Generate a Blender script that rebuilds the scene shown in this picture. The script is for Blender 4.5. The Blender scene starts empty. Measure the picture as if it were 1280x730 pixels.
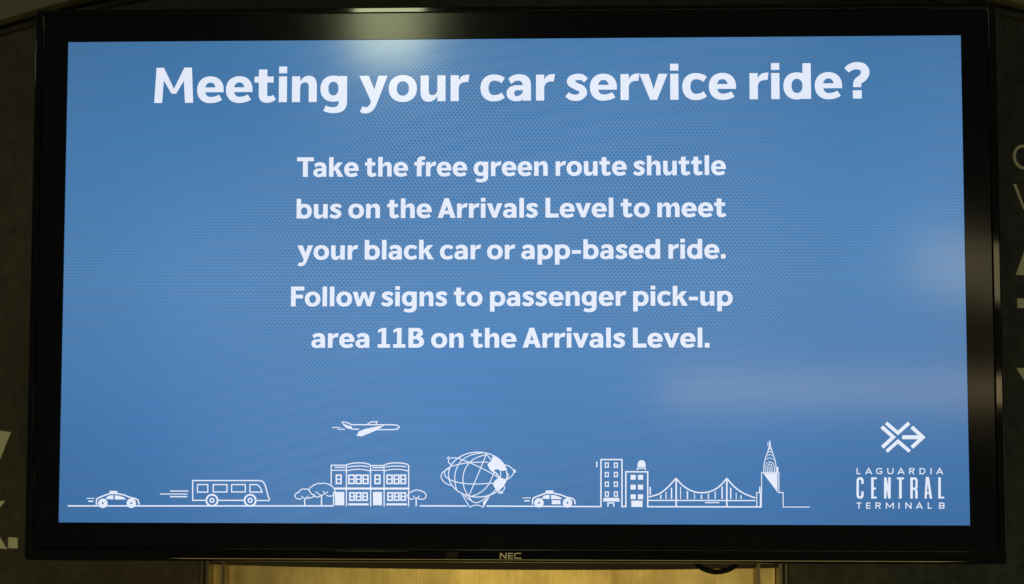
import bpy, math
from mathutils import Vector, Matrix

# ---------------------------------------------------------------- camera
Z0 = 2.0                      # height of the screen's centre above the floor
F = 2000.0                    # focal length in photo pixels (1280 wide)
CX, CY, CZ = 0.06808467, -0.14087695, 1.79733491      # camera: right, up, out of the screen plane
ROWS = [(0.99933679, 0.00063900, -0.03640830),
        (0.00190491, 0.99755958, 0.06979438),
        (0.03636405, -0.06981745, 0.99689677)]
SW, SH = 1.018, 0.54885       # active picture area, metres
sc = bpy.context.scene


def L2W(x, y, out=0.0):
    """screen-plane coordinates (right, up, towards the viewer) -> world"""
    return Vector((x, -out, y + Z0))


axes = [Vector((r[0], -r[2], r[1])) for r in ROWS]
cam_d = bpy.data.cameras.new('camera')
cam = bpy.data.objects.new('camera', cam_d)
sc.collection.objects.link(cam)
CAM = L2W(CX, CY, CZ)
m = Matrix.Identity(4)
for i in range(3):
    for j in range(3):
        m[j][i] = axes[i][j]
    m[i][3] = CAM[i]
cam.matrix_world = m
cam_d.sensor_width = 36.0
cam_d.lens = F * 36.0 / 1280.0
cam_d.clip_end = 200
cam_d.clip_start = 0.05
cam_d.dof.use_dof = True
cam_d.dof.focus_distance = 1.80
cam_d.dof.aperture_fstop = 4.5
sc.camera = cam

# ---------------------------------------------------------------- world, lamps, exposure
sc.view_settings.view_transform = 'Standard'
sc.view_settings.look = 'None'
sc.view_settings.exposure = 0.0
sc.view_settings.gamma = 1.0
w = bpy.data.worlds.new('World')
sc.world = w
w.use_nodes = True
w.node_tree.nodes['Background'].inputs[0].default_value = (0.92, 1.0, 0.82, 1)
w.node_tree.nodes['Background'].inputs[1].default_value = 0.030


def mirror_point(px, py, D):
    """where the glass shows a thing that hangs D metres out in the hall"""
    S = on_screen(px, py)
    s = Vector((S[0], 0, S[1] + Z0))
    d = s - CAM
    d.y = -d.y
    t = D / abs(d.y)
    return s + d * t


def ray(px, py):
    v = Vector(((px - 640) / F, -(py - 365) / F, -1.0))
    return axes[0] * v.x + axes[1] * v.y + axes[2] * v.z


def at_depth(px, py, y):
    d = ray(px, py)
    return CAM + d * ((y - CAM.y) / d.y)


def on_screen(px, py):
    p = at_depth(px, py, 0.0)
    return (p.x, p.z - Z0)


def lamp(name, px0, py0, px1, py1, D, radiance, col, spread=180):
    a = mirror_point(px0, py0, D)
    b = mirror_point(px1, py1, D)
    sx, sz = abs(b.x - a.x), abs(b.z - a.z)
    ld = bpy.data.lights.new(name, 'AREA')
    ld.shape = 'RECTANGLE'
    ld.size, ld.size_y = sx, sz
    ld.energy = radiance * math.pi * sx * sz
    ld.color = col
    ld.spread = math.radians(spread)
    o = bpy.data.objects.new(name, ld)
    sc.collection.objects.link(o)
    o.location = (a + b) / 2
    o.rotation_euler = (math.radians(90), 0, 0)      # shines along +Y, towards the display
    return o


lamp('ceiling_lamp', 444, -95, 529, 74, 4.0, 11, (0.93, 1.0, 0.55))
lamp('side_lamp', 1140, 312, 1420, 382, 4.2, 2.2, (1.0, 0.84, 0.46)).rotation_euler.y = math.radians(11)
lamp('side_lamp', 825, 470, 1420, 506, 4.2, 3.0, (1.0, 0.76, 0.40))


def area(name, loc, aim, sx, sy, radiance, col):
    ld = bpy.data.lights.new(name, 'AREA')
    ld.shape = 'RECTANGLE'
    ld.size, ld.size_y = sx, sy
    ld.energy = radiance * math.pi * sx * sy
    ld.color = col
    o = bpy.data.objects.new(name, ld)
    sc.collection.objects.link(o)
    o.location = loc
    o.rotation_euler = (Vector(aim) - Vector(loc)).to_track_quat('-Z', 'Y').to_euler()
    return o


# unseen warm fill, added below eye level to brighten the metal panel
area('added_warm_fill', (0.05, -1.9, 0.95), (0, 0.1, 1.3), 1.9, 0.56, 4.6, (1.0, 0.77, 0.27))
# far lamps of the hall that only glint in the rounded edges of the frame
area('hall_lamp', (3.4, -1.0, 1.55), (0, 0, 1.8), 0.16, 0.5, 6.0, (0.85, 1.0, 0.85))
area('hall_lamp', (-3.2, -1.0, 2.92), (0, 0, 2.2), 0.3, 0.14, 12.0, (1.0, 1.0, 0.75))


# ---------------------------------------------------------------- object helpers
def link(name, mesh, mat=None, parent=None):
    o = bpy.data.objects.new(name, mesh)
    sc.collection.objects.link(o)
    if mat:
        mesh.materials.append(mat)
    if parent:
        o.parent = parent
    return o


def thing(name, label, cat, loc=(0, 0, 0), group=None):
    o = bpy.data.objects.new(name, None)
    sc.collection.objects.link(o)
    o.location = loc
    o['label'] = label
    o['category'] = cat
    if group:
        o['group'] = group
    return o


def mesh(name, verts, faces, smooth=False, origin=None):
    me = bpy.data.meshes.new(name)
    if origin:
        verts = [Vector(v) - Vector(origin) for v in verts]
    me.from_pydata([tuple(v) for v in verts], [], faces)
    me.update()
    if smooth:
        for p in me.polygons:
            p.use_smooth = True
    return me


class MB:
    def __init__(s):
        s.v, s.f = [], []

    def add(s, vs, fs):
        n = len(s.v)
        s.v += [tuple(v) for v in vs]
        s.f += [tuple(i + n for i in f) for f in fs]

    def box(s, x0, x1, y0, y1, z0, z1):
        s.add([(x0, y0, z0), (x1, y0, z0), (x1, y1, z0), (x0, y1, z0),
               (x0, y0, z1), (x1, y0, z1), (x1, y1, z1), (x0, y1, z1)],
              [(0, 3, 2, 1), (4, 5, 6, 7), (0, 1, 5, 4), (1, 2, 6, 5), (2, 3, 7, 6), (3, 0, 4, 7)])

    def build(s, name, mat, parent=None, smooth=False):
        return link(name, mesh(name, s.v, s.f, smooth), mat, parent)


# ---------------------------------------------------------------- materials
def mat(name):
    mt = bpy.data.materials.new(name)
    mt.use_nodes = True
    nt = mt.node_tree
    return mt, nt, nt.nodes['Principled BSDF']


def N(nt, typ, **kw):
    n = nt.nodes.new(typ)
    for k, v in kw.items():
        setattr(n, k, v)
    return n


def M(nt, op, a, b=None, c=None):
    n = N(nt, 'ShaderNodeMath', operation=op)
    for i, v in enumerate((a, b, c)):
        if v is None:
            continue
        if isinstance(v, (int, float)):
            n.inputs[i].default_value = v
        else:
            nt.links.new(v, n.inputs[i])
    return n.outputs[0]


def noise_ramp(nt, scale, stops, detail=6, vec_scale=(1, 1, 1), rough=0.6):
    tc = N(nt, 'ShaderNodeTexCoord')
    mp = N(nt, 'ShaderNodeMapping')
    mp.inputs['Scale'].default_value = vec_scale
    nt.links.new(tc.outputs['Object'], mp.inputs[0])
    no = N(nt, 'ShaderNodeTexNoise')
    no.inputs['Scale'].default_value = scale
    no.inputs['Detail'].default_value = detail
    no.inputs['Roughness'].default_value = rough
    nt.links.new(mp.outputs[0], no.inputs['Vector'])
    rp = N(nt, 'ShaderNodeValToRGB')
    els = rp.color_ramp.elements
    while len(els) < len(stops):
        els.new(0.5)
    for e, (p, c) in zip(els, stops):
        e.position = p
        e.color = (*c, 1)
    nt.links.new(no.outputs['Fac'], rp.inputs[0])
    return rp.outputs[0], no.outputs['Fac'], mp.outputs[0]


def display_material(name, base, is_art):
    """lit picture behind matt glass; a fine woven grid of pixel rows shows in it"""
    mt, nt, p = mat(name)
    p.inputs['Base Color'].default_value = (0.004, 0.004, 0.005, 1)
    p.inputs['Roughness'].default_value = 0.115
    p.inputs['Specular IOR Level'].default_value = 0.75
    tc = N(nt, 'ShaderNodeTexCoord')
    sep = N(nt, 'ShaderNodeSeparateXYZ')
    nt.links.new(tc.outputs['Object'], sep.inputs[0])
    X, Z = sep.outputs[0], sep.outputs[2]
    no = N(nt, 'ShaderNodeTexNoise')
    no.inputs['Scale'].default_value = 2.2
    no.inputs['Detail'].default_value = 1
    nt.links.new(tc.outputs['Object'], no.inputs['Vector'])
    ph = M(nt, 'MULTIPLY', no.outputs['Fac'], 26.0)
    k = 2 * math.pi / 0.0038
    rows = M(nt, 'SINE', M(nt, 'ADD', M(nt, 'MULTIPLY', Z, k * 1.06), M(nt, 'MULTIPLY', ph, 0.35)))
    dia = M(nt, 'SINE', M(nt, 'ADD', M(nt, 'ADD', M(nt, 'MULTIPLY', X, k * .85), M(nt, 'MULTIPLY', Z, -k * .72)), ph))
    dib = M(nt, 'SINE', M(nt, 'ADD', M(nt, 'ADD', M(nt, 'MULTIPLY', X, k * .82), M(nt, 'MULTIPLY', Z, k * .55)),
                          M(nt, 'MULTIPLY', ph, -1.0)))
    no2 = N(nt, 'ShaderNodeTexNoise')
    no2.inputs['Scale'].default_value = 3.0
    no2.inputs['Detail'].default_value = 0
    mp = N(nt, 'ShaderNodeMapping')
    mp.inputs['Location'].default_value = (7, 3, 5)
    nt.links.new(tc.outputs['Object'], mp.inputs[0])
    nt.links.new(mp.outputs[0], no2.inputs['Vector'])
    amt = M(nt, 'MULTIPLY', M(nt, 'MAXIMUM', M(nt, 'SUBTRACT', no2.outputs['Fac'], 0.30), 0.05), 1.6)
    wv = M(nt, 'ADD', M(nt, 'MULTIPLY', rows, 0.30), M(nt, 'MULTIPLY', M(nt, 'ADD', dia, M(nt, 'MULTIPLY', dib, .8)), amt))
    amp = 0.04 if is_art else 0.46
    fac = M(nt, 'ADD', M(nt, 'MULTIPLY', wv, amp), 1.0)
    # slow uneven backlight
    cl, f2, _ = noise_ramp(nt, 1.7, [(0.32, (0.88,) * 3), (0.68, (1.08,) * 3)], detail=2)
    mul = N(nt, 'ShaderNodeMix', data_type='RGBA', blend_type='MULTIPLY')
    mul.inputs[0].default_value = 0.3 if is_art else 1.0
    nt.links.new(cl, mul.inputs[7])
    if is_art:
        mul.inputs[6].default_value = (*base, 1)
    else:
        gr = N(nt, 'ShaderNodeValToRGB')
        st = [(0.0, (0.036, 0.160, 0.400)), (0.18, (0.045, 0.182, 0.44)), (0.5, (0.074, 0.232, 0.495)),
              (0.8, (0.050, 0.208, 0.48)), (1.0, (0.040, 0.185, 0.42))]
        els = gr.color_ramp.elements
        while len(els) < len(st):
            els.new(.5)
        for e, (q, c) in zip(els, st):
            e.position = q
            e.color = (*c, 1)
        nt.links.new(M(nt, 'ADD', M(nt, 'DIVIDE', Z, SH), 0.5), gr.inputs[0])
        # red sub-pixels beat out of step with the blue ones: greyish flecks in the blue
        fl_ = N(nt, 'ShaderNodeMix', data_type='RGBA', blend_type='MIX')
        fl_.clamp_factor = True
        fl_.inputs[7].default_value = (0.185, 0.275, 0.44, 1)
        nt.links.new(M(nt, 'ADD', M(nt, 'MULTIPLY', wv, -0.9), M(nt, 'ADD', M(nt, 'MULTIPLY', amt, .34), .06)), fl_.inputs[0])
        nt.links.new(gr.outputs[0], fl_.inputs[6])
        nt.links.new(fl_.outputs[2], mul.inputs[6])
    nt.links.new(mul.outputs[2], p.inputs['Emission Color'])
    # corner vignetting put into the emission: dimmer towards the panel's edges
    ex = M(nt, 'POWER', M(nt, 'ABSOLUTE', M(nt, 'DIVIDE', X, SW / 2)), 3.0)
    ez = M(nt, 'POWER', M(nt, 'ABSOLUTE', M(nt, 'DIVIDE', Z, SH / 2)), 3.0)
    vignette = M(nt, 'SUBTRACT', 1.05, M(nt, 'MULTIPLY', M(nt, 'ADD', ex, M(nt, 'MULTIPLY', ez, .5)), 0.03 if is_art else 0.13))
    nt.links.new(M(nt, 'MULTIPLY', fac, vignette), p.inputs['Emission Strength'])
    return mt


def plastic(name, col, rough, spec=0.5, bump=0.0, bscale=900):
    mt, nt, p = mat(name)
    c, f, mp = noise_ramp(nt, 14, [(0.3, [x * .8 for x in col]), (0.7, [x * 1.2 for x in col])], detail=4)
    nt.links.new(c, p.inputs['Base Color'])
    # faint dust and wipe marks in the gloss
    nt.links.new(M(nt, 'ADD', M(nt, 'MULTIPLY', M(nt, 'SUBTRACT', f, .5), rough * .5), rough), p.inputs['Roughness'])
    p.inputs['Specular IOR Level'].default_value = spec
    if bump:
        no = N(nt, 'ShaderNodeTexNoise')
        no.inputs['Scale'].default_value = bscale
        nt.links.new(mp, no.inputs['Vector'])
        b = N(nt, 'ShaderNodeBump')
        b.inputs['Strength'].default_value = bump
        b.inputs['Distance'].default_value = 0.0002
        nt.links.new(no.outputs['Fac'], b.inputs['Height'])
        nt.links.new(b.outputs[0], p.inputs['Normal'])
    return mt


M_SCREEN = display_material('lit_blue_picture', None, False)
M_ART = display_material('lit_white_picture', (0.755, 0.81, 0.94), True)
M_BEZEL = plastic('satin_black_bezel', (0.0035, 0.0046, 0.0085), 0.105, 0.36)
M_RIM = plastic('gloss_black_plastic', (0.003, 0.003, 0.003), 0.04, 0.55)
M_BACK = plastic('matt_black_casing', (0.012, 0.012, 0.011), 0.5, 0.4, bump=.4)
M_LOGO = plastic('silver_print', (0.42, 0.41, 0.34), 0.4)
M_SENSOR = plastic('smoked_lens', (0.02, 0.02, 0.018), 0.12)
M_RUBBER = plastic('black_rubber', (0.005, 0.005, 0.005), 0.8, 0.2)

# ---------------------------------------------------------------- flat shape kit (2-D strips)


def sup(a, rx, ry, e=2.18):
    c, s_ = math.cos(a), math.sin(a)
    return (math.copysign(abs(c) ** (2 / e), c) * rx, math.copysign(abs(s_) ** (2 / e), s_) * ry)


def band(cx, cy, rx, ry, tx, ty, a0, a1, n=None, e=2.18):
    n = n or max(4, int(abs(a1 - a0) / 9))
    A, B = [], []
    for i in range(n + 1):
        a = math.radians(a0 + (a1 - a0) * i / n)
        o = sup(a, rx, ry, e)
        q = sup(a, rx - tx, ry - ty, e)
        A.append((cx + o[0], cy + o[1]))
        B.append((cx + q[0], cy + q[1]))
    return ('s', A, B)


def rect(x0, y0, x1, y1):
    return ('p', [(x0, y0), (x1, y0), (x1, y1), (x0, y1)])


def poly(*pts):
    return ('p', list(pts))


def bez(p0, p1, p2, p3=None, n=10):
    out = []
    for i in range(n + 1):
        t = i / n
        u = 1 - t
        if p3 is None:
            out.append(tuple(u * u * a + 2 * u * t * b + t * t * c for a, b, c in zip(p0, p1, p2)))
        else:
            out.append(tuple(u ** 3 * a + 3 * u * u * t * b + 3 * u * t * t * c + t ** 3 * d
                             for a, b, c, d in zip(p0, p1, p2, p3)))
    return out


def spline(pts, n=8):
    P = [pts[0]] + list(pts) + [pts[-1]]
    out = []
    for i in range(1, len(P) - 2):
        a, b, c, d = P[i - 1], P[i], P[i + 1], P[i + 2]
        for k in range(n):
            t = k / n
            out.append(tuple(0.5 * (2 * q + (r - o) * t + (2 * o - 5 * q + 4 * r - s_) * t * t
                                    + (3 * q - o - 3 * r + s_) * t ** 3) for o, q, r, s_ in zip(a, b, c, d)))
    out.append(tuple(pts[-1]))
    return out


def line(pts, wd, closed=False, curve=False, n=8):
    """stroke with mitred joins; a point may carry its own width as a third value"""
    pts = [p if len(p) > 2 else (p[0], p[1], wd * (.9 if 5 <= wd <= 9.5 else 1)) for p in pts]
    if curve:
        pts = spline(pts, n)
    cnt = len(pts)
    A, B = [], []
    for i in range(cnt):
        if closed:
            a, c = pts[i - 1], pts[(i + 1) % cnt]
        else:
            a, c = pts[max(i - 1, 0)], pts[min(i + 1, cnt - 1)]
        b = pts[i]
        d1 = Vector((b[0] - a[0], b[1] - a[1]))
        d2 = Vector((c[0] - b[0], c[1] - b[1]))
        if d1.length < 1e-9:
            d1 = d2
        if d2.length < 1e-9:
            d2 = d1
        d1.normalize()
        d2.normalize()
        n1, n2 = Vector((-d1.y, d1.x)), Vector((-d2.y, d2.x))
        mt_ = (n1 + n2)
        if mt_.length < 1e-6:
            mt_ = n1
        mt_.normalize()
        k = min(1 / max(mt_.dot(n1), 0.3), 3.0) * b[2] / 2
        A.append((b[0] + mt_.x * k, b[1] + mt_.y * k))
        B.append((b[0] - mt_.x * k, b[1] - mt_.y * k))
    if closed:
        A.append(A[0])
        B.append(B[0])
    return ('s', A, B)


def disc(cx, cy, r, hole=0.0, n=24):
    A = [(cx + r * math.cos(2 * math.pi * i / n), cy + r * math.sin(2 * math.pi * i / n)) for i in range(n + 1)]
    B = [(cx + hole * math.cos(2 * math.pi * i / n), cy + hole * math.sin(2 * math.pi * i / n)) for i in range(n + 1)]
    return ('s', A, B)


def box_line(x0, y0, x1, y1, wd):
    return line([(x0, y0), (x1, y0), (x1, y1), (x0, y1)], wd, closed=True)


# ---------------------------------------------------------------- bold humanist alphabet, 100 = cap height
ST = 22.5


def shoulder(x0, x1, top=74.5, base=0, s=ST):
    """arch of n / h / m / r that leaves the stem at x0 and lands in a stem ending at x1"""
    ox = x1
    A = bez((x0, 55), (x0 + 4, 66), (x0 + 13, top), (x0 + (x1 - x0) * .52, top), n=8) + \
        bez((x0 + (x1 - x0) * .52, top), (x1 - 8, top), (x1, top - 9), (x1, top - 29), n=8)[1:]
    B = bez((x0, 38), (x0 + 1, 50), (x0 + 6, top - 18.5), (x0 + (x1 - s - x0) * .62, top - 18.5), n=8) + \
        bez((x0 + (x1 - s - x0) * .62, top - 18.5), (x1 - s - 1.5, top - 18.5), (x1 - s, top - 25), (x1 - s, top - 34), n=8)[1:]
    return [('s', A, B), rect(x1 - s, base, x1, top - 30), poly((x1 - s, top - 35), (x1, top - 35), (x1, top - 28), (x1 - s, top - 32))]


def bowl(cx, rx, tx=23.5):
    return band(cx, 36.5, rx, 38, tx - 1.5, 17.5, 0, 360, n=40)


def G(ch):
    s = ST
    if ch == 'M':
        return [poly((0, 0), (22, 0), (26, 66), (26, 100), (5, 100)), poly((86, 0), (109, 0), (104, 100), (82, 100), (82, 66)),
                poly((5, 100), (26, 100), (61, 26), (48, 26)), poly((83, 100), (104, 100), (61, 26), (48, 26))], 109, 6, 7
    if ch == 'T':
        return [rect(0, 80, 86, 100), rect(30.5, 0, 55.5, 81)], 86, 1, -5
    if ch == 'A':
        return [poly((0, 0), (25, 0), (55.5, 100), (33.5, 100)), poly((64, 0), (89, 0), (55.5, 100), (33.5, 100)),
                rect(19, 19, 70, 37)], 89, 0, 0
    if ch == 'L':
        return [rect(0, 0, s + 1, 100), rect(0, 0, 65, 20)], 65, 7, 2
    if ch == 'F':
        return [rect(0, 0, s + 1, 100), rect(0, 80, 66, 100), rect(0, 40, 60, 59)], 66, 7, 0
    if ch == 'B':
        up = band(38, 75.5, 32, 24.5, 23, 18, -90, 90)
        lo = band(40, 29.5, 36, 29.5, 24, 19, -90, 90)
        return [rect(0, 0, s + 1, 100), rect(0, 82, 38.5, 100), rect(0, 0, 40.5, 19), rect(0, 43, 40.5, 59), up, lo], 76, 7, 4
    if ch == '1':
        return [rect(19, 0, 41, 100), rect(0, 0, 60, 18), poly((1, 76), (1, 90), (22, 100), (32, 100), (32, 84), (22, 84))], 60, 7, 8
    if ch == 'o':
        return [bowl(39, 39)], 78, 3.5, 3.5
    if ch in 'ec':
        tail = ('s', bez((35, -1.5), (57, -1.5), (70, 8), n=8), bez((35, 16), (51, 15.5), (61, 22.5), n=8))
        if ch == 'e':
            return [band(37, 36.5, 37, 38, 22, 17.5, -10, 270, n=34), rect(14, 29.5, 73, 43), tail], 74, 3.5, 3
        top = ('s', bez((35, 74.5), (56, 74.5), (67, 64), n=8), bez((35, 57), (50, 57.5), (58, 49.5), n=8))
        tl = ('s', bez((35, -1.5), (56, -1.5), (67, 9), n=8), bez((35, 16), (50, 15.5), (58, 23.5), n=8))
        return [band(37, 36.5, 37, 38, 22, 17.5, 90, 270, n=20), top, tl], 67, 3.5, 2
    if ch == 'a':
        top = ('s', bez((5, 62), (15, 74.5), (34, 74.5), n=6) + bez((34, 74.5), (67, 74.5), (67, 43), n=10)[1:],
               bez((13, 47), (21, 56.5), (31, 56.5), n=6) + bez((31, 56.5), (44.5, 56.5), (44.5, 42), n=10)[1:])
        bw = band(28, 21, 28, 22.5, 21, 14, 90, 300, n=22)
        return [top, rect(44.5, 0, 67, 44), bw, rect(27.5, 29.5, 45, 43.5),
                ('s', bez((27, -1.5), (42, -1.5), (50, 13), n=6), bez((29, 13), (38, 13), (45, 24), n=6))], 67, 3, 7
    if ch in 'bpdqg':
        if ch in 'bp':
            o = [band(38, 36.5, 38, 38, 22, 18, -180, 180, n=36)]
            o.append(rect(0, 0, ST, 100) if ch == 'b' else rect(0, -28, ST, 73))
            return o, 76, 7, 3.5
        o = [band(37, 36.5, 37, 38, 22, 18, -180, 180, n=36)]
        if ch == 'd':
            return o + [rect(52.5, 0, 75, 100)], 75, 3.5, 7
        o = [band(36, 37.5, 36, 37, 22, 17.5, -180, 180, n=36), rect(51, -2, 74, 73),
             ('s', bez((74, -1), (74, -32), (37, -32), n=10) + bez((37, -32), (20, -32), (9, -25), n=5)[1:],
              bez((51, -1), (51, -15), (35, -15), n=10) + bez((35, -15), (23, -15), (15, -10), n=5)[1:])]
        return o, 74, 3.5, 7
    if ch == 'f':
        return [rect(13, 0, 37, 74), rect(0, 56, 53, 73),
                ('s', bez((13, 73), (13, 102), (41, 102), n=10) + [(50, 101), (57, 98.5)],
                 bez((37, 73), (37, 84.5), (46, 84.5), n=10) + [(49.5, 84), (53.5, 82)])], 53, 2, 0
    if ch == 't':
        return [rect(12, 22, 35.5, 93), rect(0, 56, 53, 73),
                ('s', bez((12, 23), (12, -1.5), (36, -1.5), n=10) + bez((36, -1.5), (49, -1.5), (60, 8), n=5)[1:],
                 bez((35.5, 23), (35.5, 17), (41, 17), n=10) + bez((41, 17), (47, 17), (52, 21), n=5)[1:])], 59, 2.5, 2
    if ch == 'i':
        return [rect(0, 0, s, 73), rect(0, 82, s, 101)], s, 7, 7
    if ch == 'l':
        return [rect(0, 0, s, 100)], s, 7, 7
    if ch == 'h':
        return [rect(0, 0, s, 100)] + shoulder(s - 1, 69), 69, 7, 6.5
    if ch == 'n':
        return [rect(0, 0, s, 73)] + shoulder(s - 1, 69), 69, 7, 6.5
    if ch == 'm':
        return [rect(0, 0, s, 73)] + shoulder(s - 1, 66) + shoulder(65, 109), 109, 7, 6.5
    if ch == 'u':
        fl = []
        for k, a, *r in [(q[0], q[1]) + tuple(q[2:]) for q in [rect(0, 0, s, 73)] + shoulder(s - 1, 69)]:
            rot_ = [(69 - x, 73 - y) for x, y in a]
            fl.append((k, rot_) if k == 'p' else (k, rot_, [(69 - x, 73 - y) for x, y in r[0]]))
        return fl, 69, 6.5, 7
    if ch == 'r':
        return [rect(0, 0, s, 73),
                ('s', bez((s - 1, 55), (s + 4, 72), (s + 14, 74.5), (52, 74.5), n=8),
                 bez((s - 1, 34), (s + 2, 52), (s + 10, 54), (49, 54), n=8))], 52, 7, 0
    if ch == 'k':
        return [rect(0, 0, s, 100), poly((s - 1, 31), (s - 1, 46), (43, 73), (70, 73), (40, 36)),
                poly((27, 42), (45, 47), (74, 0), (46, 0))], 74, 7, 0
    if ch == 's':
        return [line([(56, 56, 15), (45, 64.5, 17), (31, 65.8, 17.5), (16.5, 60, 20), (14.5, 49.5, 20), (29, 39.5, 19.5), (44, 32, 20),
                      (48.5, 20, 20), (38, 9, 18), (27, 7.3, 17.5), (14, 9.5, 17), (4, 17, 15)], 18, curve=True, n=5)], 60, 2.5, 3
    if ch == 'v':
        return [poly((0, 73), (25, 73), (48, 0), (29, 0)), poly((77, 73), (52, 73), (29, 0), (48, 0))], 77, 0, 0
    if ch == 'w':
        return [poly((0, 73), (24, 73), (41, 0), (22, 0)), poly((47, 73), (66, 73), (41, 0), (22, 0)),
                poly((47, 73), (66, 73), (91, 0), (72, 0)), poly((113, 73), (89, 73), (72, 0), (91, 0))], 113, 0, 0
    if ch == 'y':
        return [poly((0, 73), (26, 73), (50, 14), (38, -10), (33, 0)), poly((78, 73), (53, 73), (31, -2), (48, -8)),
                ('s', bez((48.5, -6), (38, -34), (17, -33), n=8) + [(9, -32.5), (2, -28)],
                 bez((34, 4), (29, -15), (20, -15.5), n=8) + [(15, -15.5), (9, -13)])], 78, 0, 0
    if ch == '?':
        return [line([(6, 79, 17), (15, 87, 19), (31, 92, 20), (49, 88, 22), (56.5, 74, 23), (50, 59, 22), (38, 50, 21), (34.5, 43, 22),
                      (34, 32, 22)], 21, curve=True, n=6), rect(22, 0, 46, 23)], 69, 4, 4
    if ch == '-':
        return [rect(0, 27, 45, 45)], 45, 5, 5
    if ch == '.':
        return [rect(0, 0, s, 23)], s, 5, 5
    raise KeyError(ch)


def set_text(txt):
    x = 0
    out = []
    first = True
    for ch in txt:
        if ch == ' ':
            x += 27
            continue
        prims, wd, lb, rb = G(ch)
        if first:
            lb = 0
            first = False
        x += lb
        for q in prims:
            out.append((q[0],) + tuple([(px + x, py) for px, py in part] for part in q[1:]))
        x += wd + rb
        last = rb
    return out, x - last


def flat(name, prims, tr, mt, parent, base_out, step=4e-6):
    """lay 2-D primitives on a surface; tr(x, y, out) gives the world point"""
    v, f = [], []
    for i, q in enumerate(prims):
        out = base_out + step * i
        n = len(v)
        if q[0] == 'p':
            v += [tr(x, y, out) for x, y in q[1]]
            f.append(tuple(range(n, n + len(q[1]))))
        else:
            A, B = q[1], q[2]
            c = min(len(A), len(B))
            for a, b in zip(A[:c], B[:c]):
                v += [tr(*a, out), tr(*b, out)]
            for k in range(c - 1):
                f.append((n + 2 * k, n + 2 * k + 1, n + 2 * k + 3, n + 2 * k + 2))
    me = mesh(name, v, f)
    # face everything to the front
    for p in me.polygons:
        if p.normal.y > 0:
            p.flip()
    me.update()
    return link(name, me, mt, parent)


# ---------------------------------------------------------------- the column behind the display
R = 1.5
ARCH = 0.19                    # the header's lower edge bows up in the middle
YF = 0.15                      # front line of the column behind the display
COL = Vector((0, YF + R, 0))


def on_column(px, py, r=R):
    d = ray(px, py)
    ox, oy = CAM.x - COL.x, CAM.y - COL.y
    a = d.x ** 2 + d.y ** 2
    b = 2 * (ox * d.x + oy * d.y)
    c = ox * ox + oy * oy - r * r
    t = (-b - math.sqrt(b * b - 4 * a * c)) / (2 * a)
    p = CAM + d * t
    return math.atan2(p.x - COL.x, -(p.y - COL.y)), p.z      # angle, height


def cyl(ang, z, r=R):
    return Vector((COL.x + r * math.sin(ang), COL.y - r * math.cos(ang), z))


def curved(name, a0, a1, z0, z1, r0, r1, mt, parent, seg=None, arch=(0, 0)):
    """a curved slab: r1 outer face, r0 inner face"""
    n = seg or max(2, int(abs(a1 - a0) / 0.03))
    b = MB()
    vs, fs = [], []
    for i in range(n + 1):
        a = a0 + (a1 - a0) * i / n
        lo, hi = z0 + arch[0] * math.cos(a) ** 2, z1 + arch[1] * math.cos(a) ** 2
        vs += [cyl(a, lo, r1), cyl(a, hi, r1), cyl(a, hi, r0), cyl(a, lo, r0)]
    for i in range(n):
        q = 4 * i
        for k in range(4):
            fs.append((q + k, q + 4 + k, q + 4 + (k + 1) % 4, q + (k + 1) % 4))
    fs.append((3, 2, 1, 0))
    fs.append((4 * n, 4 * n + 1, 4 * n + 2, 4 * n + 3))
    b.add(vs, fs)
    return b.build(name, mt, parent)


def mural(name, stops, scale=5.0, fine=0.3, rough=0.6):
    mt, nt, p = mat(name)
    c, f, mp = noise_ramp(nt, scale, stops, detail=9, rough=.62)
    c2, f2, _ = noise_ramp(nt, 60, [(0.35, (1 - fine,) * 3), (0.65, (1 + fine,) * 3)], detail=6, rough=.7)
    mul = N(nt, 'ShaderNodeMix', data_type='RGBA', blend_type='MULTIPLY')
    mul.inputs[0].default_value = 1
    nt.links.new(c, mul.inputs[6])
    nt.links.new(c2, mul.inputs[7])
    nt.links.new(mul.outputs[2], p.inputs['Base Color'])
    p.inputs['Roughness'].default_value = rough
    return mt


M_LEFT = mural('brown_print', [(0.30, (0.036, 0.031, 0.020)), (0.5, (0.056, 0.050, 0.034)), (0.70, (0.085, 0.080, 0.060))], 3.2)
M_RIGHT = mural('dark_green_print', [(0.30, (0.012, 0.017, 0.014)), (0.5, (0.024, 0.030, 0.024)), (0.70, (0.06, 0.058, 0.044))], 6.0, .5)
M_LOW = mural('dark_brown_print', [(0.3, (0.07, 0.064, 0.048)), (0.7, (0.12, 0.11, 0.08))], 7.0, .3)
M_HEAD = mural('olive_paint', [(0.3, (0.15, 0.15, 0.095)), (0.7, (0.19, 0.185, 0.12))], 2.0, .04, .5)
M_GAP = mural('shadow_gap_paint', [(0.3, (0.02, 0.02, 0.016)), (0.7, (0.026, 0.026, 0.02))], 4.0, .1, .6)
M_RAIL = mural('dull_rail_paint', [(0.3, (0.026, 0.026, 0.02)), (0.7, (0.034, 0.033, 0.025))], 4.0, .1, .85)
M_LETTER = mural('pale_vinyl', [(0.3, (0.68, 0.72, 0.56)), (0.7, (0.74, 0.78, 0.62))], 9.0, .05, .5)
M_LETTER2 = mural('grey_vinyl', [(0.3, (0.50, 0.54, 0.42)), (0.7, (0.56, 0.60, 0.47))], 9.0, .05, .5)

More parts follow.
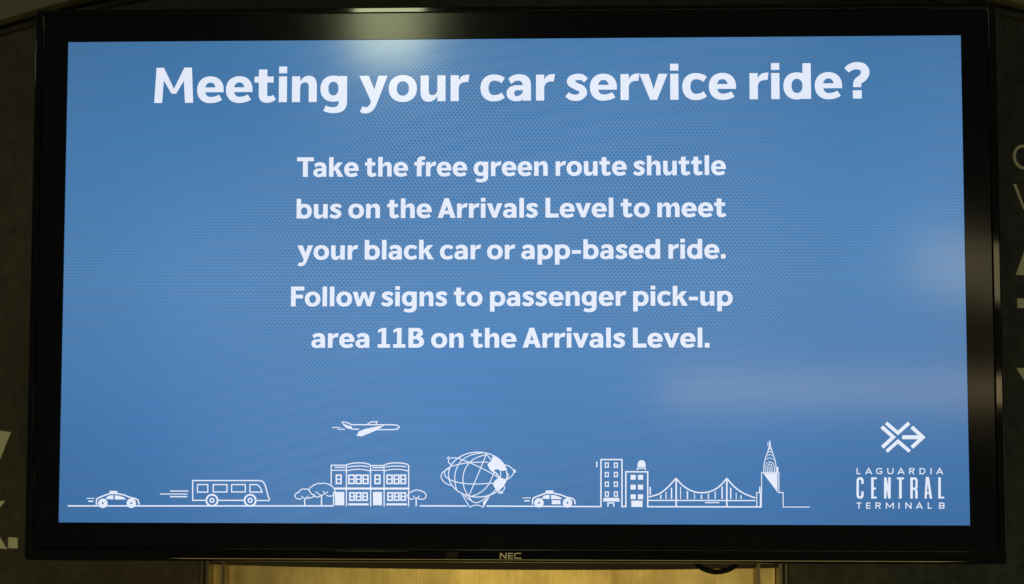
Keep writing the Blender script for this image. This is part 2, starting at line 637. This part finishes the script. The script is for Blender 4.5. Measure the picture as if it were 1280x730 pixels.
# brushed metal of the lower panel
M_GOLD, nt, p = mat('brushed_brass_panel')
c, f, mp = noise_ramp(nt, 5.0, [(0.38, (0.46, 0.36, 0.17)), (0.62, (0.95, 0.80, 0.42))], detail=8, vec_scale=(1.4, 1.4, .8), rough=.65)
nt.links.new(c, p.inputs['Base Color'])
p.inputs['Metallic'].default_value = 0.85
nb = N(nt, 'ShaderNodeTexNoise')
nb.inputs['Scale'].default_value = 30
nb.inputs['Detail'].default_value = 5
mpp = N(nt, 'ShaderNodeMapping')
mpp.inputs['Scale'].default_value = (30, 30, 0.6)
tcc = N(nt, 'ShaderNodeTexCoord')
nt.links.new(tcc.outputs['Object'], mpp.inputs[0])
nt.links.new(mpp.outputs[0], nb.inputs['Vector'])
nt.links.new(M(nt, 'ADD', M(nt, 'MULTIPLY', nb.outputs['Fac'], .18), .40), p.inputs['Roughness'])
bp_ = N(nt, 'ShaderNodeBump')
bp_.inputs['Strength'].default_value = .12
bp_.inputs['Distance'].default_value = .002
nt.links.new(nb.outputs['Fac'], bp_.inputs['Height'])
nt.links.new(bp_.outputs[0], p.inputs['Normal'])
M_TRIM, nt, p = mat('dull_steel_trim')
c, f, mp = noise_ramp(nt, 8.0, [(0.3, (0.16, 0.15, 0.11)), (0.7, (0.24, 0.22, 0.16))], detail=5)
nt.links.new(c, p.inputs['Base Color'])
p.inputs['Metallic'].default_value = 0.6
p.inputs['Roughness'].default_value = 0.38

column = thing('display_column', 'round column wrapped in dark printed panels with pale lettering, behind the screen', 'column', COL)


def adopt(o):
    o.parent = column
    o.matrix_parent_inverse = Matrix.Translation(-COL)
    return o


def edge_height(px, py):
    a, z = on_column(px, py)
    return z - ARCH * math.cos(a) ** 2


zt = edge_height(20, 40)             # top edge of the printed panels
zl = edge_height(20, 33)             # trim lip
zg = edge_height(20, 22)             # shadow gap
aL, zb = on_column(282, 706)         # bottom metal panel: left strip
aR, _ = on_column(946, 710)
aL0, _ = on_column(255, 706)
aR0, _ = on_column(980, 710)
zbot = 0.0
AR = math.radians(80)
adopt(curved('printed_panel', -AR, aL0 - .004, zbot, zt, R - .02, R, M_LEFT, None, None, (0, ARCH)))['label'] = 'brown printed panel'
adopt(curved('printed_panel', aR0 + .004, AR, zbot, zt, R - .02, R, M_RIGHT, None, None, (0, ARCH)))['label'] = 'dark green printed panel'
adopt(curved('mounting_panel', aL0 - .003, aR0 + .003, zb, Z0, R - .03, R - .006, M_RAIL, None))
adopt(curved('printed_panel', aL0 - .004, aR0 + .004, Z0, zt, R - .02, R, M_LEFT, None, None, (0, ARCH)))
adopt(curved('metal_panel', aL0 + .006, aR0 - .006, zbot, zb - .001, R - .03, R - .008, M_GOLD, None, 40))
for a, wd, dp in ((aL0 - .0015, .0008, .002), (aL0 + .0045, .0011, .004), (aL, .0013, .007), (aR, .0013, .007), (aR0 - .0040, .0014, .004), (aR0 + .0015, .0008, .002)):
    adopt(curved('trim_strip', a - wd, a + wd, zbot, zb + .006, R - .012, R + dp, M_TRIM, None, 2))
adopt(curved('trim_ring', -AR, AR, zt + .001, zl, R - .03, R + .004, M_RAIL, None, None, (ARCH, ARCH)))
adopt(curved('shadow_gap', -AR, AR, zl + .001, zg, R - .05, R - .02, M_GAP, None, None, (ARCH, ARCH)))
adopt(curved('header_panel', -AR, AR, zg + .001, zg + .75, R - .05, R + .006, M_HEAD, None, None, (ARCH, ARCH)))


def wall_letter(name, ch, px0, py0, px1, py1, stroke, mt, ref):
    """cut-vinyl capital wrapped on the column, its box given by two photo points"""
    a0, z1 = on_column(px0, py0)
    a1, z0 = on_column(px1, py1)
    prims = CAPS(ch, stroke)
    tr = lambda x, y, out: cyl(a0 + (a1 - a0) * x / 100, z0 + (z1 - z0) * y / 100, R + out)
    # fine enough to follow the curve: subdivide long straight pieces
    o = flat(name, subdivide(prims), tr, mt, None, 0.0008, 2e-5)
    return adopt(o)


def CAPS(ch, s):
    if ch == 'C':
        return [band(52, 50, 52, 51, s, s, 45, 315, n=28)]
    if ch == 'W':
        return [line([(s * .5, 100), (27, 4), (50, 96), (73, 4), (100 - s * .5, 100)], s)]
    if ch == 'A':
        return [poly((0, 0), (s, 0), (50 + s * .45, 100), (50 - s * .45, 100)), poly((100, 0), (100 - s, 0), (50 - s * .45, 100), (50 + s * .45, 100)),
                rect(22, 20, 78, 20 + s * .7)]
    if ch == 'T':
        return [rect(0, 100 - s * .8, 100, 100), rect(50 - s / 2, 0, 50 + s / 2, 100 - s * .79)]
    if ch == 'Y':
        return [poly((0, 100), (s * 1.15, 100), (50 + s / 2, 40), (50 - s / 2, 40)), poly((100, 100), (100 - s * 1.15, 100), (50 - s / 2, 40), (50 + s / 2, 40)),
                rect(50 - s / 2, 0, 50 + s / 2, 40)]
    if ch == 'K':
        return [rect(0, 0, s, 100), poly((s * .9, 32), (s * .9, 56), (66, 100), (96, 100), (48, 46)), poly((34, 50), (56, 62), (103, 0), (74, 0))]
    if ch == '.':
        return [rect(0, 0, 100, 100)]


def subdivide(prims, k=6):
    out = []
    for q in prims:
        if q[0] == 'p' and len(q[1]) == 4:
            a, b, c, d = q[1]
            A = [(a[0] + (b[0] - a[0]) * i / k, a[1] + (b[1] - a[1]) * i / k) for i in range(k + 1)]
            B = [(d[0] + (c[0] - d[0]) * i / k, d[1] + (c[1] - d[1]) * i / k) for i in range(k + 1)]
            out.append(('s', A, B))
        elif q[0] == 's':
            A, B = [], []
            for i in range(len(q[1]) - 1):
                for j in range(2):
                    t = j / 2
                    A.append(tuple(u + (v - u) * t for u, v in zip(q[1][i], q[1][i + 1])))
                    B.append(tuple(u + (v - u) * t for u, v in zip(q[2][i], q[2][i + 1])))
            A.append(q[1][-1])
            B.append(q[2][-1])
            out.append(('s', A, B))
        else:
            out.append(q)
    return out


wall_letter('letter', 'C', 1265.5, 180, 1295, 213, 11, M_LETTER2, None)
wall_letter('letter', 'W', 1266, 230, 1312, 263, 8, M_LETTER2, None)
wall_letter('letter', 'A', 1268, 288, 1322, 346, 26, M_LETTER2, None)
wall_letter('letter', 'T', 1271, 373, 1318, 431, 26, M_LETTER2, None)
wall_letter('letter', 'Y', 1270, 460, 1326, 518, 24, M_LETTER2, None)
wall_letter('letter', 'W', -78, 538, 13, 600, 15, M_LETTER, None)
wall_letter('letter', 'K', -42, 624, 8, 686, 28, M_LETTER, None)
wall_letter('full_stop', '.', 11, 671.5, 22.5, 685.5, 1, M_LETTER, None)

# ---------------------------------------------------------------- the display
disp = thing('wall_display', 'large black framed screen showing white travel directions and a city skyline on blue', 'screen',
             (0, 0, Z0))


def part(o, parent):
    """vertices are already in world space relative to the display's base"""
    o.parent = parent
    return o


hx, hy = SW / 2, SH / 2
SCR_OUT = -0.0012
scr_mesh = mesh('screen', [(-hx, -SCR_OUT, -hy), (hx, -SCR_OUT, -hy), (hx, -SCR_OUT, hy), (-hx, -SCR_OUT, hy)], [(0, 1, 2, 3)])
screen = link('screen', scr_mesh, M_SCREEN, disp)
lcd = lambda x, y, out: Vector((x, -out, y))                       # display-local placement


def lcd_px(x, y, out):
    X, Y = on_screen(x, y)
    return Vector((X, -out, Y))


# outer frame: inner and outer rectangles read off the photograph
tl, tr_, br, bl = on_screen(44.5, 12), on_screen(1244, 2.5), on_screen(1261, 705.5), on_screen(30, 702)
ox0, ox1 = (tl[0] + bl[0]) / 2, (tr_[0] + br[0]) / 2
oy1, oy0 = (tl[1] + tr_[1]) / 2, (bl[1] + br[1]) / 2
il, ib = on_screen(41.5, 660)[0], on_screen(640, 686.5)[1]
it, ir = on_screen(640, 15.5)[1], on_screen(1241, 400)[0]


def ring_loops(name, prof, mt, parent, inner, outer, rad, smooth=True, seg=6):
    """profile (t from inner to outer rectangle, y) swept round a rounded rectangle"""
    vs, fs = [], []
    cnt = 0
    for t, y in prof:
        x0 = inner[0] + (outer[0] - inner[0]) * t
        x1 = inner[1] + (outer[1] - inner[1]) * t
        z0 = inner[2] + (outer[2] - inner[2]) * t
        z1 = inner[3] + (outer[3] - inner[3]) * t
        r = max(rad * t, 0.0004)
        loop = []
        for cx_, cz_, a0 in ((x1 - r, z1 - r, 0), (x0 + r, z1 - r, 90), (x0 + r, z0 + r, 180), (x1 - r, z0 + r, 270)):
            for k in range(seg + 1):
                a = math.radians(a0 + 90 * k / seg)
                loop.append((cx_ + r * math.cos(a), y, cz_ + r * math.sin(a)))
        cnt = len(loop)
        vs += loop
    for i in range(len(prof) - 1):
        for k in range(cnt):
            k2 = (k + 1) % cnt
            fs.append((i * cnt + k, i * cnt + k2, (i + 1) * cnt + k2, (i + 1) * cnt + k))
    me = mesh(name, vs, fs, smooth)
    return link(name, me, mt, parent)


bez_in = (-hx - .0002, hx + .0002, -hy - .0002, hy + .0002)
rim_in = (il, ir, ib, it)
rim_out = (ox0, ox1, oy0, oy1)
ring_loops('inner_bezel', [(0, .0030), (0, .0003), (.004, .0), (1, .0)], M_BEZEL, disp, bez_in, rim_in, 0.0004, smooth=False)
rim = ring_loops('outer_frame',
           [(0, .0), (0, .0018), (.12, .0018), (.12, -.0012), (.135, -.0019), (.155, -.0021), (.17, -.00215), (.175, -.00215), (.735, -.00215), (.745, -.00215), (.79, -.0020),
            (.84, -.0018), (.90, -.0008), (.95, .0008), (.985, .003), (1, .0055), (1, .007), (1, .040), (.99, .042)],
           M_RIM, disp, rim_in, rim_out, 0.004)
b = MB()
b.box(ox0 + .001, ox1 - .001, .042, .048, oy0 + .001, oy1 - .001)
b.box(-.46, .46, .048, .095, -.25, .25)
b.build('back_casing', M_BACK, disp)
b = MB()
b.box(-.2, .2, .095, .13, -.18, .18)
b.build('wall_bracket', M_BACK, disp)

# maker's name on the lower frame and the little sensor window beside it
nl = []
X = lambda x: 460 + x / 4.571
Y = lambda y: 670 + y / 4.571
nl += [line([(X(757), Y(128)), (X(757), Y(95))], 1.6), line([(X(789), Y(128)), (X(789), Y(95))], 1.6), line([(X(758), Y(97)), (X(788), Y(126))], 1.8)]
nl += [line([(X(801), Y(y)), (X(829), Y(y))], 1.35) for y in (98, 111.5, 125)]
nl.append(line([(X(804), Y(98)), (X(804), Y(125))], 1.7))
nl.append(line([(X(876), Y(98)), (X(848), Y(98)), (X(839), Y(102)), (X(838), Y(111)), (X(839), Y(121)), (X(848), Y(125)), (X(876), Y(125))], 1.5))
flat('brand_letters', nl, lcd_px, M_LOGO, disp, 0.00262, 3e-6)
a_, b_ = on_screen(558, 689), on_screen(573, 698)
bb = MB()
bb.box(a_[0], b_[0], -.0029, -.0018, b_[1], a_[1])
bb.build('sensor_window', M_SENSOR, disp)

# ---- the picture on the screen -------------------------------------------------
A_OUT = SCR_OUT + .0004


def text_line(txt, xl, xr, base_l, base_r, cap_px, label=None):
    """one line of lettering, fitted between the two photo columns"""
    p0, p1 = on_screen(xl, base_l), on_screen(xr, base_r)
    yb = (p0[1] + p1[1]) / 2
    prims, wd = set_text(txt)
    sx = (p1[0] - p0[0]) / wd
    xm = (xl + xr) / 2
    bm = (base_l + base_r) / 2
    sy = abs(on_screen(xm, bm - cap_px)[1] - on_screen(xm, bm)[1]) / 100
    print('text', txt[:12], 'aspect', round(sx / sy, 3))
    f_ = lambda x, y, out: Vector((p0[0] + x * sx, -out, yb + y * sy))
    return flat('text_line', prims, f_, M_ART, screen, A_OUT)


text_line('Meeting your car service ride?', 192.5, 1088, 129, 122.5, 44.3)
text_line('Take the free green route shuttle', 371, 907.5, 220.8, 218.8, 24.6)
text_line('bus on the Arrivals Level to meet', 370.5, 908, 272.8, 271.2, 24.6)
text_line('your black car or app-based ride.', 371.5, 907, 324.6, 323.2, 24.6)
text_line('Follow signs to passenger pick-up', 363.5, 916, 382.8, 382.0, 24.8)
text_line('area 11B on the Arrivals Level.', 389, 887, 434.8, 434.2, 24.8)


def zoomed(prims, ox_, oy_, s):
    """primitives traced in an enlarged view -> photo pixels"""
    return [(q[0],) + tuple([(ox_ + x / s, oy_ + y / s) for x, y in part_] for part_ in q[1:]) for q in prims]


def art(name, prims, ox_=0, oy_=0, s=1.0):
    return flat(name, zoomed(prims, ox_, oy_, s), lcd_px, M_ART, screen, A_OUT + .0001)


# ground line, with the steps it makes round the blocks
g = 1.7
art('ground_line', [
    line([(84.5, 632.4), (416.5, 632.4)], g), line([(524.5, 632.4), (583.4, 632.5)], g),
    line([(608, 632.6), (751.2, 633.3), (751.2, 574.5), (777.5, 574.5), (777.5, 633.3), (782.3, 633.3), (782.3, 589.7), (809.7, 589.8),
          (809.7, 633.4), (951.5, 633.7)], g),
])


def taxi(ox_, oy_, s, door):
    p_ = [line([(836, 580), (836, 545), (842, 530), (860, 520), (925, 496), (945, 489), (1005, 489), (1060, 502), (1110, 522), (1150, 530),
                (1170, 543), (1179, 578)], 11),
          rect(941, 468, 1003, 489),
          poly((908, 533), (925, 512), (950, 503), (972, 503), (972, 537)),
          poly((984, 503), (1020, 507), (1055, 520), (1076, 537), (984, 537)),
          disc(888, 567, 38, 8), disc(1116, 567, 38, 8),
          line([(757, 528), (822, 528)], 7), line([(770, 551), (812, 551)], 11)]
    if door:
        p_.append(rect(990, 546, 1060, 578))
    art('taxi_drawing', p_, ox_, oy_, s)


taxi(-10.4, 540.5, 6.4, False)
taxi(535, 540, 6.4, True)

art('bus_drawing', [
    line([(852, 527), (779, 527), (779, 414), (1160, 414), (1180, 420), (1192, 438), (1211, 508), (1218, 518), (1214, 528), (1146, 528)], 7.5),
    line([(1070, 527), (926, 527)], 7.5),
    box_line(806, 437, 865, 480, 7), box_line(896, 437, 975, 479, 7), box_line(1001, 437, 1079, 479, 7),
    line([(1106, 437), (1148, 437), (1165, 455), (1175, 480), (1106, 480)], 7, closed=True),
    disc(889, 527, 37, 27), disc(889, 527, 15, 7), disc(1107, 527, 37, 27), disc(1107, 527, 15, 7),
    line([(650, 474), (755, 474)], 7), line([(592, 491), (748, 491)], 6), line([(650, 506), (748, 506)], 8)], 70, 510, 4.564)

art('aeroplane_drawing', [
    line([(460, 109), (735, 109), (765, 113), (777, 124), (765, 137), (735, 141), (622, 141)], 8),
    line([(468, 138), (514, 138)], 8),
    line([(402, 97), (412, 91), (440, 96), (466, 109)], 8),
    poly((402, 97), (425, 108), (468, 122), (470, 139), (438, 133), (418, 118)),
    poly((498, 181), (514, 152), (556, 136), (635, 120), (682, 113), (622, 148), (532, 185)),
    line([(568, 106), (592, 91), (633, 89), (624, 106)], 7),
    line([(338, 127), (392, 127)], 6), line([(374, 138), (424, 138)], 6)], 350, 510, 5.214)


def cell(x0, y0, x1, y1, wd=10):
    ym = (y0 + y1) / 2
    return [box_line(x0 + wd / 2, y0 + wd / 2, x1 - wd / 2, y1 - wd / 2, wd), rect(x0 + wd, ym - 4, x1 - wd, ym + 4)]


tw = []
for x in (432, 590, 678, 838):
    tw.append(line([(x, 372), (x, 642)], 8))
tw.append(line([(333, 500), (333, 373), (430, 373), (445, 366), (480, 359), (512, 357), (548, 359), (578, 366), (590, 375), (678, 375), (692, 366),
                (725, 359), (760, 357), (800, 360), (826, 366), (838, 375)], 8))
tw.append(line([(338, 406), (430, 406)], 7))
tw.append(line([(432, 411), (470, 402), (510, 399), (550, 402), (590, 411)], 7))
tw.append(line([(590, 406), (678, 406)], 7))
tw.append(line([(680, 411), (718, 402), (758, 399), (798, 402), (836, 411)], 7))


def dashes(pts, k):
    sp = spline(pts, 12)
    n = len(sp) - 1
    for i in range(k):
        a, b2 = sp[int(n * (i + .1) / k)], sp[min(n, int(n * (i + .78) / k) + 1)]
        tw.append(line([a, b2], 8.5))


dashes([(355, 387), (425, 387)], 6)
dashes([(440, 385), (475, 380), (512, 377), (548, 379), (580, 384)], 8)
dashes([(602, 388), (676, 388)], 6)
dashes([(688, 385), (722, 380), (760, 378), (795, 380), (824, 384)], 8)
for a in ((362, 433, 402, 497), (443, 433, 487, 497), (491, 433, 533, 497), (537, 433, 578, 497), (614, 433, 655, 497), (692, 433, 735, 497),
          (739, 433, 779, 497), (783, 433, 822, 497), (450, 548, 488, 606), (492, 548, 532, 606), (536, 548, 573, 606), (698, 548, 737, 606),
          (741, 548, 780, 606), (784, 548, 822, 606)):
    tw += cell(*a)
tw += [line([(355, 525), (844, 525)], 13), rect(358, 547, 418, 634), rect(606, 547, 664, 634), line([(445, 628), (577, 628)], 13),
       line([(693, 628), (828, 628)], 13), line([(349, 545), (349, 638)], 8)]
art('terraced_houses_drawing', tw, 350, 510, 5.214)


def puffs(pts, wd=7, bulge=5.0):
    """scalloped outline of a crown"""
    out = []
    for a, b2 in zip(pts[:-1], pts[1:]):
        d = Vector((b2[0] - a[0], b2[1] - a[1]))
        nrm = Vector((d.y, -d.x)).normalized() * bulge
        out += bez(a, ((a[0] + b2[0]) / 2 + nrm.x * 1.6, (a[1] + b2[1]) / 2 + nrm.y * 1.6), b2, n=5)[:-1]
    out.append(pts[-1])
    return line(out, wd)


art('tree_drawing', [
    puffs([(142, 588), (118, 592), (98, 578), (103, 560), (122, 552), (135, 534), (160, 530), (185, 534)]),
    puffs([(222, 562), (215, 578), (190, 584), (172, 588)]),
    line([(160, 636), (160, 590)], 9), line([(160, 592), (138, 573)], 6), line([(160, 592), (184, 573)], 6)], 350, 510, 5.214)
art('tree_drawing', [
    puffs([(262, 572), (240, 580), (220, 566), (198, 550), (190, 530), (208, 513), (232, 498), (262, 494), (300, 494), (328, 506), (348, 522),
           (357, 545), (348, 566), (322, 574), (302, 566)]),
    line([(270, 636), (270, 566)], 9), line([(270, 574), (232, 545)], 6), line([(270, 572), (312, 546)], 6), line([(288, 558), (283, 540)], 6)],
    350, 510, 5.214)
art('tree_drawing', [
    puffs([(872, 590), (848, 592), (832, 578), (840, 558), (858, 548), (875, 539), (902, 538), (925, 545), (945, 556), (950, 576), (938, 592),
           (912, 592), (898, 586)]),
    line([(887, 640), (887, 588)], 9), line([(887, 592), (866, 574)], 6), line([(887, 590), (910, 572)], 6)], 350, 510, 5.214)

gl = [line([(400 + 237 * math.cos(math.radians(a)) * (1 if math.cos(math.radians(a)) < 0 else .98),
             341 + 180 * math.sin(math.radians(a))) for a in range(0, 360, 8)], 9, closed=True),
      line([(466, 178), (400, 340), (326, 512)], 8),
      line([(466, 178), (360, 220), (300, 290), (279, 370), (290, 450), (322, 512)], 8, curve=True),
      line([(440, 166), (340, 186), (262, 236), (222, 310), (214, 390), (228, 462)], 8, curve=True),
      line([(466, 178), (505, 225), (522, 290), (518, 350), (470, 440), (400, 495), (340, 516)], 8, curve=True),
      line([(575, 300), (582, 340), (572, 372)], 8, curve=True),
      line([(560, 440), (500, 500), (420, 520), (350, 518)], 8, curve=True),
      line([(183, 275), (260, 256), (350, 243), (480, 241)], 8, curve=True),
      line([(183, 275), (140, 305), (134, 345), (165, 375), (230, 402), (350, 416), (525, 410)], 8, curve=True),
      line([(183, 430), (130, 402), (105, 358), (118, 322), (170, 290)], 8, curve=True),
      line([(187, 262), (170, 250), (163, 228), (178, 210), (235, 210), (340, 248), (450, 300), (540, 350), (560, 368)], 8, curve=True),
      line([(608, 262), (650, 275), (686, 312), (670, 352), (625, 385)], 8, curve=True),
      line([(625, 322), (645, 345), (632, 372)], 7, curve=True),
      line([(545, 466), (590, 476), (614, 450), (602, 425)], 8, curve=True),
      line([(561, 487), (601, 487)], 11), line([(150, 212), (170, 199)], 9), line([(692, 300), (698, 326)], 12),
      poly((515, 193), (555, 205), (592, 238), (614, 272), (626, 306), (595, 312), (565, 300), (535, 300), (524, 320), (508, 316), (487, 290),
           (475, 258), (492, 240), (508, 232)),
      line([(528, 318), (548, 332), (562, 352), (578, 372)], 12),
      poly((548, 378), (572, 362), (622, 380), (616, 405), (590, 440), (558, 466), (538, 455), (520, 420), (530, 395)),
      line([(272, 497), (332, 600), (362, 588), (402, 585), (440, 601), (492, 510)], 8),
      line([(290, 508), (330, 540), (380, 566), (425, 552), (478, 514)], 8, curve=True),
      line([(325, 515), (352, 556)], 8),
      poly((440, 560), (490, 512), (474, 545), (440, 598))]
art('globe_drawing', gl, 535, 540, 6.4)

fl = []
for y0 in (155, 255, 358, 463):
    for x0 in (222, 318):
        fl.append(box_line(x0 + 6, y0 + 6, x0 + 38, y0 + 51, 12))
fl += [poly((210, 532), (373, 532), (381, 571), (203, 571)), line([(256, 628), (256, 586), (318, 586), (318, 628)], 14),
       line([(137, 145), (137, 205)], 14)]
art('tall_house_drawing', fl, 730, 560, 8.533)
fl = []
for y0 in (287, 392, 495):
    for x0 in (497, 576):
        fl.append(rect(x0, y0, x0 + 55, y0 + 51))
fl += [rect(505, 562, 625, 629), poly((572, 206), (572, 168), (582, 145), (600, 131), (612, 128), (628, 132), (647, 145), (657, 168), (657, 206)),
       line([(569, 236), (569, 217), (655, 217), (655, 236)], 11), line([(707, 415), (707, 500)], 14)]
art('water_tower_block_drawing', fl, 730, 560, 8.533)

br_ = [line([(340, 365), (914, 366)], 7),
       line([(345, 347), (400, 330), (448, 294), (491, 247)], 8, curve=True),
       line([(491, 247), (530, 288), (580, 316), (630, 324), (680, 315), (724, 289), (762, 247)], 8, curve=True),
       line([(762, 247), (800, 290), (850, 326), (914, 352)], 8, curve=True),
       line([(492, 250), (492, 398)], 9), line([(762, 250), (762, 398)], 9), line([(645, 377), (722, 377)], 6)]
for x, y, wd in ((410, 335, 8), (438, 320, 6), (467, 298, 8), (515, 292, 5), (552, 315, 8), (590, 328, 5), (627, 335, 8), (664, 328, 7), (700, 317, 6),
                 (737, 292, 8), (783, 298, 8), (812, 325, 5), (838, 338, 7)):
    br_.append(line([(x, y), (x, 357)], wd))
art('bridge_drawing', br_, 730, 540, 4.267)

sk = [line([(519, 690), (519, 556)], 17), line([(482, 686), (482, 553), (526, 553), (526, 369), (684, 369), (684, 553), (723, 553), (723, 685), (965, 685)], 9),
      line([(510, 500), (510, 550)], 12), poly((540, 376), (668, 376), (668, 545)), line([(668, 373), (668, 552)], 7),
      line([(672, 318), (672, 365)], 14),
      line([(546, 365), (548, 300), (560, 245), (582, 180), (596, 130), (599, 80)], 9),
      line([(660, 365), (657, 300), (645, 245), (624, 180), (606, 130), (601, 80)], 9),
      line([(583, 98), (583, 126)], 6),
      line([(563, 365), (563, 312), (573, 284), (602, 270), (632, 284), (642, 312), (642, 365)], 7, curve=False),
      line([(582, 365), (582, 315), (590, 297), (602, 291), (615, 297), (622, 315), (622, 365)], 8),
      line([(596, 365), (596, 320), (602, 313), (609, 320), (609, 365)], 5)]
for y, wd in ((240, 36), (208, 25), (178, 16), (150, 9)):
    sk.append(line([(602 - wd, y + 12), (602, y - 3), (602 + wd, y + 12)], 6, curve=True))
art('skyscraper_drawing', sk, 880, 540, 7.3)

# terminal emblem and name
em = [line([(303, 114), (374, 177), (307, 239)], 22), line([(330, 91), (402, 152), (470, 91)], 21), line([(333, 264), (402, 203), (474, 264)], 21),
      line([(428, 178), (540, 178)], 24), line([(486, 116), (554, 178), (486, 240)], 22)]
art('emblem_drawing', em, 1040, 510, 4.867)


def thin(ch, x0, x1, y0, y1, wv, wh):
    """light capitals; y0 top and y1 bottom in the traced view"""
    h, wd = y1 - y0, x1 - x0
    a, b2 = x0 + wv / 2, x1 - wv / 2
    t, u = y0 + wh / 2, y1 - wh / 2
    mdl = (y0 + y1) / 2
    if ch == 'L':
        return [line([(a, y0), (a, y1)], wv), line([(a, u), (x1, u)], wh)]
    if ch == 'A':
        return [line([(x0 + wv * .3, y1), ((x0 + x1) / 2, y0 + wv * .3), (x1 - wv * .3, y1)], wv), line([(x0 + wd * .22, y0 + h * .70), (x1 - wd * .22, y0 + h * .70)], wh)]
    if ch == 'I':
        return [line([((x0 + x1) / 2, y0), ((x0 + x1) / 2, y1)], wv)]
    if ch == 'T':
        return [line([(x0, t), (x1, t)], wh), line([((x0 + x1) / 2, y0), ((x0 + x1) / 2, y1)], wv)]
    if ch == 'E':
        return [line([(a, y0), (a, y1)], wv)] + [line([(a, q), (x1, q)], wh) for q in (t, mdl, u)]
    if ch == 'N':
        return [line([(a, y1), (a, y0)], wv), line([(a, y0 + 1), (b2, y1 - 1)], wv), line([(b2, y1), (b2, y0)], wv)]
    if ch == 'M':
        return [line([(a, y1), (a, y0)], wv), line([(a, y0 + 2), ((x0 + x1) / 2, y0 + h * .72), (b2, y0 + 2)], wv * .9), line([(b2, y1), (b2, y0)], wv)]
    if ch == 'U':
        return [line([(a, y0), (a, y0 + h * .62), (a + wd * .08, y0 + h * .85), ((x0 + x1) / 2, u), (b2 - wd * .08, y0 + h * .85), (b2, y0 + h * .62), (b2, y0)], wv)]
    if ch == 'D':
        return [line([(a, y0), (a, y1)], wv), line([(a, t), (x0 + wd * .5, t), (x0 + wd * .85, y0 + h * .25), (b2, mdl), (x0 + wd * .85, y0 + h * .75), (x0 + wd * .5, u), (a, u)], wh)]
    if ch == 'G':
        return [line([(x1 - wd * .06, y0 + h * .2), (x0 + wd * .75, t + .6), (x0 + wd * .5, t), (x0 + wd * .15, y0 + h * .2), (a, mdl), (x0 + wd * .15, y0 + h * .8),
                      (x0 + wd * .5, u), (x0 + wd * .8, u - 1), (b2, y0 + h * .8), (b2, y0 + h * .56), (x0 + wd * .55, y0 + h * .56)], wh)]
    if ch in 'RB':
        o = [line([(a, y0), (a, y1)], wv), line([(a, t), (x0 + wd * .6, t), (b2, y0 + h * .15), (b2, y0 + h * .38), (x0 + wd * .6, mdl), (a, mdl)], wh)]
        if ch == 'R':
            o.append(line([(x0 + wd * .5, mdl), (x1 - wv * .5, y1)], wv))
        else:
            o.append(line([(x0 + wd * .6, mdl), (b2, y0 + h * .62), (b2, y0 + h * .86), (x0 + wd * .6, u), (a, u)], wh))
        return o


nm = []
for ch, a, b2 in (('L', 150, 175), ('A', 203, 245), ('G', 268, 308), ('U', 337, 375), ('A', 400, 442), ('R', 470, 503), ('D', 533, 570), ('I', 600, 607),
                  ('A', 635, 677)):
    nm += thin(ch, a, b2, 365, 403, 7, 6.5)
art('text_line', nm, 1040, 510, 4.867)
nm = []
for ch, a, b2 in (('T', 150, 180), ('E', 208, 235), ('R', 265, 298), ('M', 328, 377), ('I', 405, 412), ('N', 447, 485), ('A', 512, 553), ('L', 583, 607),
                  ('B', 652, 686)):
    nm += thin(ch, a, b2, 575, 613, 7, 6.5)
art('text_line', nm, 1040, 510, 4.867)
y0, y1 = 422, 551
nm = [line([(186, 462), (186, 438), (180, 429), (163, 429), (157, 438), (157, 535), (163, 544), (180, 544), (186, 535), (186, 508)], 14),
      line([(247, y0), (247, y1)], 15), line([(240, 428), (273, 428)], 11), line([(240, 490), (268, 490)], 11), line([(240, 545), (273, 545)], 11),
      line([(325, y0), (325, y1)], 15), line([(350, y0), (350, y1)], 15), poly((319, y0), (332, y0), (357, y1), (344, y1)),
      line([(396, 428), (438, 428)], 12), line([(417, y0), (417, y1)], 16),
      line([(485, y0), (485, y1)], 15), line([(485, 429), (508, 429), (515, 437), (515, 482), (508, 491), (485, 491)], 13), line([(507, 491), (514, 505), (515, y1)], 15),
      line([(570, y1), (578, y0 + 4), (588, y0 + 4)], 13), line([(584, y0), (603, y1)], 14), line([(572, 518), (598, 518)], 10),
      line([(655, y0), (655, y1)], 15), line([(648, 545), (683, 545)], 11)]
art('text_line', nm, 1040, 510, 4.867)

# ---------------------------------------------------------------- loose cable below the display
cp = [at_depth(x, y, .07 + dy) for x, y, dy in ((858, 686, .02), (868, 701, .01), (878, 710.5, 0), (895, 715, 0), (912, 711.5, 0), (922, 703, .005), (932, 688, .02))]
pts = [Vector(p_) for p_ in spline([tuple(q) for q in cp], 8)]
base = pts[len(pts) // 2]
vs, fs = [], []
rr, sg = .0029, 12
for i, q in enumerate(pts):
    d = (pts[min(i + 1, len(pts) - 1)] - pts[max(i - 1, 0)]).normalized()
    u_ = d.cross(Vector((0, 1, 0))).normalized()
    w_ = d.cross(u_)
    for k in range(sg):
        a = 2 * math.pi * k / sg
        vs.append(q + u_ * rr * math.cos(a) + w_ * rr * math.sin(a))
for i in range(len(pts) - 1):
    for k in range(sg):
        k2 = (k + 1) % sg
        fs.append((i * sg + k, i * sg + k2, (i + 1) * sg + k2, (i + 1) * sg + k))
cable = link('cable', mesh('cable', vs, fs, True, origin=base), M_RUBBER)
cable.location = base
cable['label'] = 'black cable sagging in a loop below the screen in front of the brass panel'
cable['category'] = 'cable'
